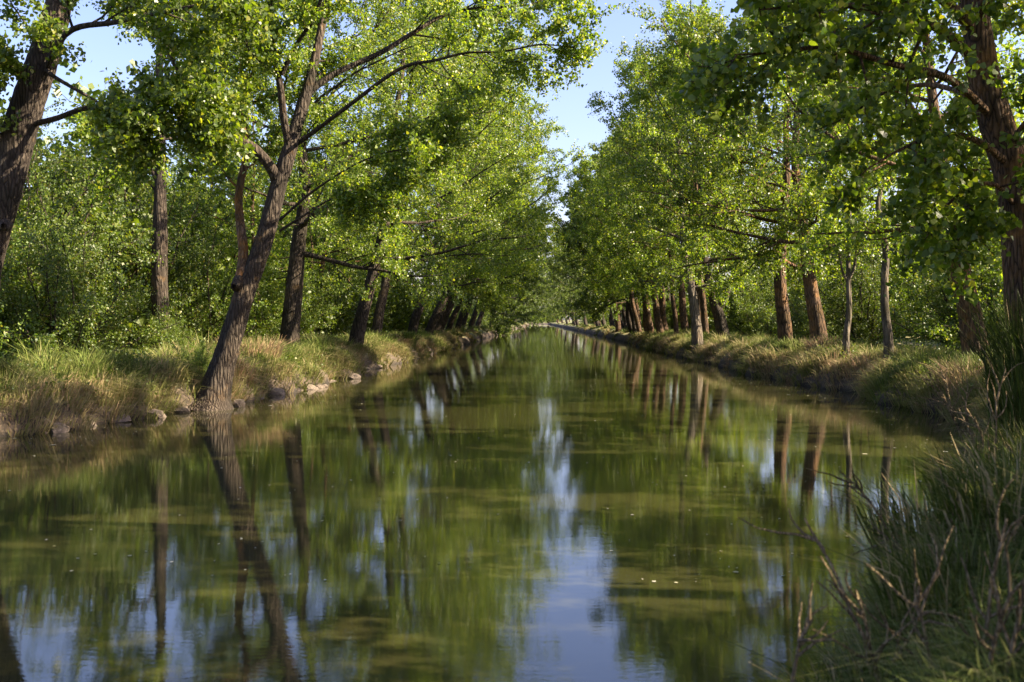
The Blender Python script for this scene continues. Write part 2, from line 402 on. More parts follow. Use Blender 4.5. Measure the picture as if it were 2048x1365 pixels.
# pixel path relative to a base point
def rel(base, pts):
    """pts: (px, py, Y) -> local coordinates about base"""
    return np.array([P(*p) for p in pts]) - np.array(base)

# ---- the big leaning poplar on the left bank
def leaning_poplar():
    Y = 26.6; b = P(425, 800, Y); b[2] = .2
    tr = rel(b, [(420, 822, Y), (428, 790, Y), (447, 725, Y), (470, 650, Y), (491, 580, Y), (524, 495, Y + .1), (548, 410, Y + .2), (563, 345, Y + .3)])
    rr = [.52, .39, .29, .265, .25, .225, .21, .20]
    ex = [
        (rel(b, [(563, 350, Y + .3), (578, 305, Y + .3), (594, 250, Y + .4), (614, 185, Y + .6), (636, 90, Y + .9), (655, -10, Y + 1.2), (665, -120, Y + 1.5), (670, -240, Y + 1.8)]), [.215, .19, .165, .14, .11, .09, .06, .03], True),
        (rel(b, [(556, 372, Y + .3), (543, 338, Y + .1), (505, 295, Y - .2), (450, 272, Y - .5), (410, 238, Y - .7), (372, 178, Y - .9), (335, 95, Y - 1.2), (300, 20, Y - 1.5), (270, -60, Y - 1.8)]), [.15, .14, .125, .11, .09, .075, .06, .045, .03], .55),
        (rel(b, [(450, 272, Y - .5), (395, 280, Y - .8), (330, 278, Y - 1.1), (290, 290, Y - 1.4), (240, 300, Y - 1.6)]), [.06, .05, .035, .022, .012], .5),
        (rel(b, [(580, 300, Y + .3), (568, 240, Y), (560, 170, Y - .3), (548, 110, Y - .5), (541, 20, Y - .8), (535, -80, Y - 1)]), [.11, .095, .085, .07, .05, .03], .3),
        (rel(b, [(563, 150, Y - .4), (590, 95, Y - .6), (625, 40, Y - .9), (650, -20, Y - 1.2), (680, -90, Y - 1.4)]), [.065, .055, .045, .035, .02], .3),
        (rel(b, [(556, 155, Y - .4), (505, 105, Y - .2), (478, 60, Y), (450, 10, Y + .2), (420, -60, Y + .4)]), [.06, .05, .04, .035, .02], .3),
        (rel(b, [(592, 290, Y + .4), (640, 255, Y + .1), (692, 216, Y - .4), (798, 139, Y - .9), (871, 121, Y - 1.2), (935, 106, Y - 1.4), (1003, 104, Y - 1.6), (1080, 90, Y - 1.8), (1150, 96, Y - 2.0)]), [.06, .055, .05, .045, .035, .03, .025, .018, .01], .4),
        (rel(b, [(612, 190, Y + .6), (666, 150, Y + .8), (761, 106, Y + 1.2), (820, 70, Y + 1.5), (893, 29, Y + 1.8), (966, 15, Y + 2), (1060, 10, Y + 2.2), (1120, -20, Y + 2.4)]), [.09, .08, .07, .06, .045, .035, .02, .012], .4),
        (rel(b, [(560, 462, Y), (610, 430, Y - .5), (660, 400, Y - .9), (720, 385, Y - 1.3), (770, 395, Y - 1.6)]), [.035, .03, .022, .015, .008], .5),
        (rel(b, [(560, 440, Y), (630, 380, Y - .5), (720, 325, Y - 1.1), (800, 300, Y - 1.6), (880, 300, Y - 2)]), [.035, .03, .022, .015, .008], .45),
    ]
    kn = [(rel(b, [(480, 560, Y - .1), (470, 575, Y - .35), (466, 572, Y - .45)]), [.16, .12, .06])]
    return b, make_tree('leaning_poplar', 11, tr, rr, [], 74000, .074, heart=True, sides=26, nbr=11, ntw=8, explicit=ex, knobs=kn, brl=.30, twl=(.4, .9), blmin=.9, spread=.065), \
        make_tree('side_stem', 17, None, None, [], 9000, .085, heart=True, bark=BARK_S, explicit=[
        # pale orange stem rising from the fork
        (rel(b, [(478, 575, Y - .1), (483, 545, Y - .05), (487, 500, Y + .1), (481, 450, Y + .3), (477, 400, Y + .4), (482, 360, Y + .5), (492, 310, Y + .6), (488, 240, Y + .8), (482, 160, Y + 1), (490, 60, Y + 1.2), (495, -40, Y + 1.4)]),
         [.17, .135, .125, .115, .10, .095, .09, .08, .065, .05, .03], .45),
        ], brl=.3, twl=(.4, .8))
b, ms, ms2 = leaning_poplar()
place('poplar_tree', ms, b, 'large poplar leaning over the water with forked trunk and rough bark', 'poplar tree')
for p_, m_ in zip(('side_stem', 'side_foliage'), ms2): link(p_, m_, bpy.data.objects['poplar_tree'])

# ---- near tree at the left frame edge
def near_left():
    Y = 21.0; b = np.array([-12.15, 21.0, .95])
    tr = np.vstack([[[-.2, 0, -.3], [0, 0, 0]], rel(b, [(-62, 620, Y), (-36, 520, Y), (2, 400, Y), (30, 300, Y), (58, 200, Y), (88, 110, Y), (112, 30, Y), (135, -60, Y)])])
    rr = [.56, .46, .40, .37, .34, .32, .30, .28, .25, .2]
    ex = [
        (rel(b, [(120, 10, Y), (165, -60, Y - .3), (215, -160, Y - .6), (260, -260, Y - .9)]), [.2, .16, .12, .06], .2),
        (rel(b, [(115, 10, Y), (112, -80, Y + .3), (90, -200, Y + .6), (80, -330, Y + 1)]), [.22, .18, .12, .06], .2),
        (rel(b, [(55, 165, Y), (25, 130, Y - .3), (-20, 110, Y - .6), (-90, 60, Y - 1)]), [.13, .11, .09, .05], .1),
        (rel(b, [(70, 195, Y), (130, 70, Y - .5), (230, 45, Y - 1), (330, 25, Y - 1.4), (430, 5, Y - 1.8), (500, 5, Y - 2.1)]), [.07, .06, .05, .038, .025, .01], .05),
        (rel(b, [(60, 250, Y), (110, 238, Y - .3), (180, 215, Y - .6), (230, 230, Y - .8), (300, 228, Y - 1), (390, 225, Y - 1.2)]), [.06, .055, .045, .035, .025, .012], .85),
        (rel(b, [(80, 130, Y), (110, 155, Y - .5), (170, 190, Y - .8), (230, 225, Y - 1.1), (290, 255, Y - 1.3)]), [.045, .04, .03, .02, .01], .6),
        (rel(b, [(20, 300, Y), (-10, 270, Y - .3), (-60, 200, Y - .6), (-120, 150, Y - 1)]), [.09, .08, .06, .03], .2),
    ]
    kn = [(rel(b, [(12, 450, Y - .2), (8, 452, Y - .42), (7, 452, Y - .47)]), [.13, .11, .05])]
    return b, make_tree('near_left', 12, tr, rr, [], 52000, .085, heart=True, sides=26, nbr=12, ntw=7, explicit=ex, knobs=kn, brl=.3, twl=(.35, .8), blmin=.7, bark=BARK)
b, ms = near_left()
place('poplar_tree', ms, b, 'thick furrowed poplar trunk cut by the left edge of the photo', 'poplar tree')

# ---- near tree at the right frame edge with dark hanging branches
def near_right():
    Y = 16.5; b = np.array([7.6, Y, .85])
    tr = np.vstack([[[.1, 0, -.3], [0, 0, .05]], rel(b, [(2050, 560, Y), (2040, 450, Y), (2025, 350, Y), (1992, 240, Y), (1965, 140, Y), (1950, 40, Y), (1930, -70, Y), (1900, -200, Y)])])
    rr = [.42, .34, .30, .28, .27, .25, .23, .21, .17, .10]
    rng = np.random.default_rng(3)
    ex = [
        (rel(b, [(1990, 240, Y), (1900, 160, Y - .8), (1790, 130, Y - 1.6), (1660, 95, Y - 2.4), (1560, 105, Y - 3), (1470, 110, Y - 3.5)]), [.07, .06, .045, .035, .02, .008], .25),
        (rel(b, [(1965, 140, Y), (1880, 60, Y - 1), (1760, 20, Y - 2), (1640, 10, Y - 3), (1520, 20, Y - 3.8)]), [.08, .065, .05, .03, .01], .2),
        (rel(b, [(2020, 330, Y), (1950, 280, Y - 1), (1880, 270, Y - 1.6), (1800, 300, Y - 2.2), (1750, 330, Y - 2.6)]), [.06, .05, .035, .02, .01], .2),
        (rel(b, [(2035, 420, Y), (1990, 370, Y - .7), (1930, 380, Y - 1.3), (1880, 430, Y - 1.8), (1850, 480, Y - 2.1)]), [.045, .035, .025, .015, .008], .2),
        (rel(b, [(1950, 40, Y), (2000, -40, Y - 1), (2080, -120, Y - 2), (2160, -200, Y - 2.5)]), [.1, .08, .05, .03], .2),
        (rel(b, [(1950, 60, Y), (1860, -20, Y - 1), (1740, -80, Y - 2), (1620, -120, Y - 2.6), (1500, -150, Y - 3)]), [.09, .07, .05, .03, .01], .2),
        (rel(b, [(2015, 300, Y), (2060, 240, Y - .8), (2110, 230, Y - 1.6), (2160, 240, Y - 2.3)]), [.06, .05, .04, .02], .2),
        (rel(b, [(1992, 240, Y), (1930, 190, Y + 1), (1850, 170, Y + 2), (1760, 190, Y + 3), (1690, 230, Y + 3.6)]), [.06, .05, .04, .025, .01], .2),
    ]
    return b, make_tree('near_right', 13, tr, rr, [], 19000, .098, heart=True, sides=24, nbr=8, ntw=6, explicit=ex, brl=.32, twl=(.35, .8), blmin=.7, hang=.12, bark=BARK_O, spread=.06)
b, ms = near_right()
place('poplar_tree', ms, b, 'dark poplar at the right edge with large hanging shaded leaves', 'poplar tree')

# ---- individually shaped trees
def single(name, base, px_path, rad, seed, label, nleaf, lsize, z0=4.0, top=14, R=4.0, nl=16, bias=(0, 0), bark=None, heart=False, extra=(), nbr=8, ntw=6, sides=20, cat='poplar tree', low=.15):
    Y = base[1]; b = np.array([base[0], Y, ground_z(base[0], Y) - .05])
    tr = rel(b, [(x, y, Y) for x, y in px_path]); tr = np.vstack([[tr[0][0], 0, -.2], tr])
    rr = [rad[0] * 1.15] + list(rad)
    # continue upward to the top
    last = tr[-1].copy(); d = nrm(tr[-1] - tr[-2]); d = nrm(d + np.array([0, 0, 1.2])); n = 4; H = top - last[2]
    rng = np.random.default_rng(seed + 100)
    for i in range(1, n + 1):
        tr = np.vstack([tr, last + d * H * i / n / max(d[2], .5) + rng.normal(0, .15, 3)]); rr.append(rad[-1] * (1 - i / n * .85))
    dense, dr = smooth_path(tr, rr, 4)
    limbs = auto_limbs(rng, dense, dr, z0, top, R, nl, bias, low)
    ms = make_tree(name, seed, tr, rr, limbs, nleaf, lsize, heart=heart, bark=bark, explicit=extra, nbr=nbr, ntw=ntw, sides=sides)
    return place('poplar_tree', ms, b, label, cat)

single('t323', (-13.4, 38.0), [(321, 712), (322, 640), (319, 560), (320, 470), (320, 380), (322, 300)], [.33, .30, .28, .26, .2, .17], 21,
       'dark upright trunk with a bare crooked branch in front of the thicket', 34000, .10, z0=8.6, top=15.5, R=4.0, nl=12, bias=(.5, 0),
       extra=[(np.array([P(318, 370, 38.), P(296, 335, 37.8), P(262, 315, 37.6), P(235, 295, 37.4), P(212, 283, 37.2)]) - np.array([-13.4, 38, 1.0]), [.10, .07, .06, .045, .02], False),
              (np.array([P(262, 315, 37.6), P(252, 285, 37.5), P(250, 262, 37.4)]) - np.array([-13.4, 38, 1.0]), [.035, .02, .01], False),
              (np.array([P(318, 395, 38.), P(300, 372, 37.9), P(280, 362, 37.7)]) - np.array([-13.4, 38, 1.0]), [.06, .03, .015], False)])
single('t575', (-10.0, 43.5), [(576, 712), (582, 640), (590, 560), (598, 480), (610, 380)], [.42, .37, .33, .29, .22], 22,
       'thick upright furrowed trunk right behind the big leaning poplar', 68000, .10, z0=3.8, top=17, R=6.4, nl=24, bias=(.5, -.15), low=-.12)
single('t715', (-8.3, 49), [(708, 706), (722, 640), (738, 580), (755, 510), (775, 420)], [.36, .30, .26, .24, .2], 23,
       'dark slanting trunk at the edge of the left bank right of the leaning poplar', 66000, .105, z0=3.9, top=18, R=6.6, nl=24, bias=(.55, 0), low=-.12)
single('t750', (-9.3, 60), [(750, 690), (758, 630), (770, 570), (780, 500), (800, 420)], [.32, .27, .24, .22, .18], 24,
       'brown sunlit slim trunk just right of the dark slanting one on the left bank', 58000, .11, z0=3.9, top=19, R=6.4, nl=22, bias=(.5, 0), low=-.12)
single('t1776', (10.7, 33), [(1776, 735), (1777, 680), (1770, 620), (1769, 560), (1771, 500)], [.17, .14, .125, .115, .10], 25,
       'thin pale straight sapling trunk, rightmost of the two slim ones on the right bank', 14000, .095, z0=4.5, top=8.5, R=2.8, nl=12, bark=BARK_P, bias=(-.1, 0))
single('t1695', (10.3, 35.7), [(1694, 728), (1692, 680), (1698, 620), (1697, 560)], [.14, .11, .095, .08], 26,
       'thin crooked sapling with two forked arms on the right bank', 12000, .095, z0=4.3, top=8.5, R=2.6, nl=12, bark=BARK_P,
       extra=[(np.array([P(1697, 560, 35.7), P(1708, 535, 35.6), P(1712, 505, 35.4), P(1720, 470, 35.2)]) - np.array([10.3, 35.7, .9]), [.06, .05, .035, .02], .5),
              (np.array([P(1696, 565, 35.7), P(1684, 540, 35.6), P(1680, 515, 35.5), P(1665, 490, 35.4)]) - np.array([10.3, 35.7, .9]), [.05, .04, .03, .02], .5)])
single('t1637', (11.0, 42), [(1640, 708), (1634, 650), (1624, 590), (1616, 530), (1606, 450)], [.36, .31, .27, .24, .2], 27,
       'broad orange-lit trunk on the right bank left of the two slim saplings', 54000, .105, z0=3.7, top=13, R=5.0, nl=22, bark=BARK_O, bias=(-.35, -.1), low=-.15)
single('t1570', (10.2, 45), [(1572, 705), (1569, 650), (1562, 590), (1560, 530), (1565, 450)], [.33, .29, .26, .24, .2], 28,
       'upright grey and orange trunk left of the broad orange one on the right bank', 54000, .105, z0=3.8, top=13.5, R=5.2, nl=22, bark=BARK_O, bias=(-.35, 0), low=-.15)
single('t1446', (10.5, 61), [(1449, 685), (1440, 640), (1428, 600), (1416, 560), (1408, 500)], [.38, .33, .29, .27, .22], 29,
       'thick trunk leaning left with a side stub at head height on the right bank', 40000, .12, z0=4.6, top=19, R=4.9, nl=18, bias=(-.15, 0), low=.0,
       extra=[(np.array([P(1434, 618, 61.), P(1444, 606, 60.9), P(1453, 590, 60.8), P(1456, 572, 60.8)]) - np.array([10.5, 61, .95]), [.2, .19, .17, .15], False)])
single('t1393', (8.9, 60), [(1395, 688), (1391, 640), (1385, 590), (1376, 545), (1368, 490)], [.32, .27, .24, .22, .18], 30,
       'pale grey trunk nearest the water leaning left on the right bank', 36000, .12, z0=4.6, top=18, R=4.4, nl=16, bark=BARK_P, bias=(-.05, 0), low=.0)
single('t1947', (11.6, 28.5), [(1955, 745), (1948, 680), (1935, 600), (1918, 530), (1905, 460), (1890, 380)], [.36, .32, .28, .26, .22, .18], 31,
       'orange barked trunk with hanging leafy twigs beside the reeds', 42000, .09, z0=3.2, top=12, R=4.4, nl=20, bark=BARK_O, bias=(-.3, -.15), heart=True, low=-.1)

# ---- repeated trees of the two rows
def variant(name, seed, lean, H, R, nleaf, lsize, nl, nbr, ntw, bark, bx=.25, g=1.0, z0=3.8, leaf=None, twig_draw=.5, sides=12):
    rng = np.random.default_rng(seed)
    tr = np.array([[0, 0, -.3], [0, 0, 0], [.45 * lean, 0, 1.6], [lean * 1.0, .1, 3.4], [lean * 1.5, 0, 5.4], [lean * 1.8, .1, 8], [lean * 1.9, -.1, H * .65], [lean * 2, 0, H]])
    tr[2:, :2] += rng.normal(0, .08, (6, 2))
    rr = [g * q for q in (.42, .36, .30, .27, .25, .18, .11, .03)]
    dense, dr = smooth_path(tr, rr, 4)
    limbs = auto_limbs(rng, dense, dr, z0, H, R, nl, (bx, 0), -.12)
    return make_tree(name, seed, tr, rr, limbs, nleaf, lsize, bark=bark, leaf=leaf, nbr=nbr, ntw=ntw, sides=sides, twig_draw=twig_draw)
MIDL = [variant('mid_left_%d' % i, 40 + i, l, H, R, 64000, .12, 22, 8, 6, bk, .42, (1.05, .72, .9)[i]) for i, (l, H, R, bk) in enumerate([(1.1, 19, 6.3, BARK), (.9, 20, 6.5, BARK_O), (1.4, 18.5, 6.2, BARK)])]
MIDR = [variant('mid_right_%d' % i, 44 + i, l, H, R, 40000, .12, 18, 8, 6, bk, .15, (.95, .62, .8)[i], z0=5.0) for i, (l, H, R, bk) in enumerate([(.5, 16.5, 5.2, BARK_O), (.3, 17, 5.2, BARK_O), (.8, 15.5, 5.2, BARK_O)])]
FARL = [variant('far_left_%d' % i, 50 + i, l, H, R, 34000, .18, 22, 6, 5, bk, .35, leaf=LEAF3, twig_draw=.0, sides=8) for i, (l, H, R, bk) in enumerate([(1.1, 20, 6.3, BARK), (1.3, 19, 6.3, BARK)])]
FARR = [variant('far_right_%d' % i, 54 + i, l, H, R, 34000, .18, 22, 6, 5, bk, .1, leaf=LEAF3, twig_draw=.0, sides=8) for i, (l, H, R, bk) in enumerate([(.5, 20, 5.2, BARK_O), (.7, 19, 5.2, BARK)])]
rg = np.random.default_rng(77)
def row(side, ylist, xf, names, group, farlabel):
    for i, y in enumerate(ylist):
        ms = (MIDL, MIDR)[side > 0][rg.integers(0, 3)] if y < 105 else (FARL, FARR)[side > 0][rg.integers(0, 2)]
        x = xf(y) + rg.uniform(-.6, .9) * side
        lab = names[i] if i < len(names) else farlabel
        place('poplar_tree', ms, (x, y, ground_z(x, y) - .05), lab, 'poplar tree', group, rz=(0 if side < 0 else pi) + rg.uniform(-.5, .5), s=rg.uniform(.85, 1.12))
row(-1, [71, 79.5, 86, 91, 97, 103, 110, 118, 127, 136, 146, 157, 169, 182, 196, 212, 230, 250, 275, 305, 340, 380, 425, 470],
    lambda y: left_edge(y) - 1.5,
    ['short dark trunk under low leaves, third from the brown sunlit one on the left bank', 'reddish trunk leaning right, before the pair of crossed trunks on the left bank',
     'thickest slanting trunk in the distant left row, leaning over the water', 'dark upright trunk close behind the thickest slanting one on the left bank',
     'slim orange trunk leaning right near the reed bush on the left bank', 'last clearly visible leaning trunk beside the purple reed bush on the left bank'],
    'poplars in the left bank row', 'small distant poplar in the left row near the end of the canal')
row(1, [66, 70.5, 75, 79, 83.5, 87, 91, 94.5, 98, 102, 106, 110, 114, 118, 122.5, 127, 131, 136, 144, 153, 163, 174, 186, 199, 213, 230, 250, 275, 305, 340, 380, 425, 470],
    lambda y: right_edge(y) + 1.5,
    ['dark trunk just left of the pale grey one near the water on the right bank', 'curved grey trunk forking low in the middle of the right row',
     'stout grey trunk beside the curved forked one in the right row', 'brown trunk with ragged bark left of the stout grey one in the right row',
     'right one of the close pair of straight brown trunks in the right row', 'left one of the close pair of straight brown trunks in the right row',
     'thin trunk bending left just beyond the close pair in the right row', 'slanting orange trunk left of the bending thin one in the right row'],
    'poplars in the right bank row', 'small distant poplar in the right row near the end of the canal')
# second rows behind
for k, (x, y) in enumerate([(20, 74), (19, 84), (15.5, 80), (14.6, 92), (16, 104), (15, 118), (15.5, 134), (15, 152), (15.5, 175), (15, 205), (16, 240), (15, 290)]):
    ms = MIDR[(k + 1) % 3] if y < 100 else FARR[k % 2]
    place('poplar_tree', ms, (x, y, .95), 'poplar of the back row seen between the right bank trunks', 'poplar tree', 'back row poplars on the right', rz=rg.uniform(0, 6), s=rg.uniform(.75, .95))
for k, (x, y) in enumerate([(-13.5, 53), (-13, 64), (-19, 64), (-15, 70), (-20, 76), (-14, 81), (-18, 86), (-19, 96), (-14, 88), (-15, 105), (-15, 125), (-14.5, 150), (-15, 180), (-15, 220), (-15, 270)]):
    ms = MIDR[(k + 1) % 3] if y < 100 else FARR[k % 2]
    place('poplar_tree', ms, (x, y, .95), 'poplar of the back row seen between the left bank trunks', 'poplar tree', 'back row poplars on the left', rz=rg.uniform(0, 6), s=rg.uniform(.7, .9))
# trees closing the far end of the canal
for k, (x, y) in enumerate([(-5, 505), (0, 520), (5, 512), (-11, 515), (11, 520), (-18, 570), (17, 575), (-28, 560), (28, 565)]):
    place('poplar_tree', FARR[k % 2], (x, y, .95), 'hazy green tree closing the far end of the canal', 'poplar tree', 'trees closing the far end', rz=rg.uniform(0, 6), s=rg.uniform(.7, 1.0))

for x, y, k, lab in [(9.5, 10.2, 0, 'poplar on the right bank just outside the right edge, shading the reeds'), (9.0, 5.5, 2, 'poplar on the right bank two places nearer than the reeds'), (9.5, 1.0, 1, 'poplar on the right bank level with the camera, shading the near water'), (13.2, 16.5, 1, 'poplar shading the dark hanging leaves at the right edge'), (13.5, 7.5, 0, 'poplar added for shade behind the off-frame row on the right bank'), (12.6, 20.5, 2, 'poplar on the right bank added to shade the right edge trunk'), (16.5, 13.0, 1, 'tall unseen poplar added for shade to the right of the reeds'), (12.5, 2.5, 2, 'unseen poplar added for shade level with the camera')]:
    place('poplar_tree', MIDR[k], (x, y, .9), lab, 'poplar tree', rz=pi + .3, s=.9)  # unseen trees; those behind the near row are added to cast shade
# ------------------------------------------------------------------ shrubs
def shrub_variant(name, seed, H, R, nstem, nleaf, lsize, leaf=LEAF2):
    rng = np.random.default_rng(seed); limbs = []
    for i in range(nstem):
        az = i * 2.4 + rng.uniform(-.3, .3); f = (i + .5) / nstem
        el = .25 + 1.15 * (1 - f) ** .8
        r0 = .35 * rng.random(); p = np.array([cos(az) * r0, sin(az) * r0, -.1])
        L = (H if el > 1 else H * .5 + R * .5) * rng.uniform(.75, 1.05)
        limbs.append((wander(p, [cos(az) * cos(el), sin(az) * cos(el), sin(el)], L, 7, rng, .13, .07), np.linspace(.05, .012, 8)))
    return make_tree(name, seed, None, None, limbs, nleaf, lsize, leaf=leaf, nbr=9, ntw=7, brl=.34, start=.06, twl=(.35, .8), spread=.07, twig_draw=.4)
SH = [shrub_variant('shrub_a', 61, 5.2, 3, 18, 30000, .085), shrub_variant('shrub_b', 62, 4.2, 3.2, 18, 26000, .085), shrub_variant('shrub_c', 63, 7.8, 3.0, 22, 38000, .09)]
SHF = [shrub_variant('shrub_far_a', 64, 5.0, 3, 14, 11000, .16, LEAF3), shrub_variant('shrub_far_b', 65, 4.4, 3.2, 14, 11000, .16, LEAF3)]
def shrub(k, x, y, s, label, group=None, far=False):
    place('shrub', (SHF if far else SH)[k], (x, y, ground_z(x, y) - .1), label, 'shrub', group, rz=rg.uniform(0, 6), s=s, parts=('stems', 'foliage'))
near = [(2, -16.8, 33.5, 1.05, 'tall feathery elm shrub rising beside the thick left edge trunk'),
        (2, -18.2, 43.0, .95, 'tall elm shrub with pale reddish tips, top of the left thicket'),
        (2, -19.5, 38.5, 1.1, 'tallest dark shrub at the back of the left thicket'),
        (2, -16.6, 42, 1.05, 'yellow-green tall shrub left of the dark upright trunk'),
        (0, -13.2, 30.0, .80, 'dark leafy shrub low in the front of the left thicket'),
        (1, -15.6, 29.0, .95, 'shady shrub at the left edge under the thick trunk'),
        (0, -14.6, 32.0, .85, 'bright green rounded shrub in the middle of the left thicket'),
        (1, -18.0, 30.0, 1.1, 'broad shrub at the far left behind the sunlit grass strip'),
        (1, -12.1, 35.5, .3, 'low light green bush at the foot of the dark upright trunk'),
        (0, -13.4, 43.5, 1.0, 'sunlit shrub between the dark upright trunk and the leaning poplar'),
        (2, -17.5, 50, .95, 'tall pale shrub seen through the fork of the leaning poplar'),
        (1, -12.6, 48, .8, 'round green bush right of the thick upright furrowed trunk'),
        (0, -12.8, 54, .8, 'leafy bush behind the dark slanting trunk on the left bank'),
        (1, 15.5, 38, .95, 'bright yellow-green shrub behind the two slim saplings'),
        (0, 17.5, 42, 1.05, 'sunlit shrub with reddish tips right of the pale sapling'),
        (1, 15.0, 31.5, .9, 'pale leafy shrub behind the orange barked trunk beside the reeds'),
        (0, 14.2, 47, .85, 'dark green bush between the broad orange trunk and the crooked sapling'),
        (1, 14.0, 54, .85, 'round green bush left of the upright grey and orange trunk'),
        (0, 13.2, 62, .75, 'pale low bush right of the thick left-leaning trunk'),
        (2, 19.5, 36, .8, 'tall loose shrub far right behind the reeds'),
        (0, 12.6, 22.5, .9, 'shaded shrub directly behind the reeds at the right edge')]
near += [(0, 7.2, 6.3, .75, 'unseen shrub added for shade close beside the camera'), (1, 8.6, 9.6, .8, 'unseen shrub added to shade the bottom right grass'),
         (1, 7.4, 3.0, .8, 'unseen shrub added for shade nearest the camera position'), (0, 9.6, 13.4, .8, 'unseen shrub added behind the tall dark reeds outside the right edge')]  # shrubs outside the view, added to shade the near bank and reeds
for k, x, y, s, lab in near: shrub(k, x, y, s, lab)
for k, x in enumerate([-7.5, -4, -1, 2, 5, 8]):
    place('shrub', SHF[k % 2], (x, 500 + 3 * (k % 3), .9), 'pale green bush at the far end of the canal', 'shrub', 'bushes closing the far end', rz=k, s=1.5, parts=('stems', 'foliage'))
for y in np.arange(56, 132, 3.6):
    shrub(int(rg.integers(0, 2)), -13.5 + rg.uniform(-1, 1), y + rg.uniform(-2, 2), rg.uniform(.8, 1.15), 'green bush in the hedge behind the left row of trunks', 'hedge bushes behind the left row', far=True)
    shrub(int(rg.integers(0, 2)), 16 + rg.uniform(-1, 1.5), y + 6 + rg.uniform(-2, 2), rg.uniform(.7, 1.0), 'green bush in the hedge behind the right row of trunks', 'hedge bushes behind the right row', far=True)
for i in range(12):
    y = 135 + i * 17
    shrub(i % 2, -13 + rg.uniform(-1, 1), y, 1.1, 'green bush in the hedge behind the left row of trunks', 'hedge bushes behind the left row', far=True)
    shrub(i % 2, 15.5 + rg.uniform(-1, 1), y, 1.1, 'green bush in the hedge behind the right row of trunks', 'hedge bushes behind the right row', far=True)
for i in range(16):
    y = 40 + i * 6
    shrub(i % 2, -22 + rg.uniform(-2, 2), y, 2.2, 'large bush far behind the left thicket', 'large bushes behind the left thicket', far=True)
    shrub(i % 2, 25 + rg.uniform(-2, 2), y - 12, 1.95, 'large bush far behind the right hedge', 'large bushes behind the right hedge', far=True)

# ------------------------------------------------------------------ grass
def blades(name, root, h, lean, w, dry, rng, mat, curve=.5):
    n = len(root)
    up = np.array([0, 0, 1.0])
    mid = root + (up * .58 + lean * .35) * h[:, None]
    tip = root + (up * (1 - curve * np.linalg.norm(lean, axis=1)[:, None] * .6) + lean * 1.15) * h[:, None]
    a = rng.uniform(0, pi, n); s = np.stack([np.cos(a), np.sin(a), np.zeros(n)], -1) * w[:, None]
    V = np.stack([root - s, root + s, mid + s * .8, mid - s * .8, tip + s * .15, tip - s * .15], 1)
    b = np.arange(n)[:, None] * 6
    F = np.concatenate([b + np.array([[0, 1, 2, 3]]), b + np.array([[3, 2, 4, 5]])], 1).reshape(-1, 4)
    return mesh_np(name, V.reshape(-1, 3), [(F, 0, False)], [mat], attr={'dry': np.repeat(dry, 2)})

def tussocks(side, n, per, seed, ymin, ymax, name, label, hs=1, dr=0):
    rng = np.random.default_rng(seed)
    u = rng.random(n); y = 1 / (1 / ymin + u * (1 / ymax - 1 / ymin)); y = np.where(rng.random(n) < .45, rng.uniform(ymin, min(ymax, 90), n), y)
    d = np.where(rng.random(n) < .62, rng.uniform(.1, 1.9, n) ** 1.1, rng.uniform(1.5, 7, n))
    e = left_edge(y) if side < 0 else right_edge(y)
    x = e + side * d; z = bank_h(d, y) - .03
    patch = .5 + .5 * np.sin(y * .55 + 2 * side) * np.sin(y * .21 + 1.3) + rng.normal(0, .22, n)
    slope = d < 1.2
    patch = patch + 2 * dr
    tdry = np.clip(.12 + .5 * patch + .28 * (d < .8), 0, 1)
    th = np.where(d < 2.4, rng.uniform(.22, .58, n), rng.uniform(.08, .26, n)) * (1 + .5 * (rng.random(n) < .15))
    cen = np.stack([x, y, z], -1)
    m = n * per; ci = np.repeat(np.arange(n), per)
    az = rng.uniform(0, 2 * pi, m); rad = np.sqrt(rng.random(m)) * .25 * (1 + y[ci] * .004)
    root = cen[ci] + np.stack([np.cos(az) * rad, np.sin(az) * rad, np.zeros(m)], -1)
    dd = (left_edge(root[:, 1]) - root[:, 0]) if side < 0 else (root[:, 0] - right_edge(root[:, 1]))
    root[:, 2] = bank_h(np.maximum(dd, .02), root[:, 1]) - .03
    l = rng.uniform(.1, .75, m)[:, None]
    lean = np.stack([np.cos(az), np.sin(az), np.zeros(m)], -1) * l + rng.normal(0, .13, (m, 3)) * np.array([1, 1, 0])
    sl = slope[ci]
    lean[:, 0] += np.where(sl, -side * rng.uniform(.1, .7, m), 0); lean[:, 2] -= np.where(sl, rng.uniform(0, .35, m), 0)
    h = hs * th[ci] * rng.uniform(.5, 1.15, m)
    w = (.0035 + .00024 * y[ci]) * rng.uniform(.7, 1.3, m)
    dry = np.clip(tdry[ci] + rng.normal(0, .14, m), 0, 1)
    tag(link(name, blades(name, root, h, lean, w, dry, rng, GRASS)), label, 'grass', kind='stuff')
tussocks(-1, 2500, 90, 81, 17, 420, 'grass', 'mixed green and straw coloured grass tussocks along the left bank')
tussocks(1, 2300, 90, 82, 12, 420, 'grass', 'straw topped grass tussocks along the shaded right bank')
tussocks(1, 700, 90, 83, 4, 13, 'grass', 'dark green short grass covering the near right bank below the reeds', .6, -.1)

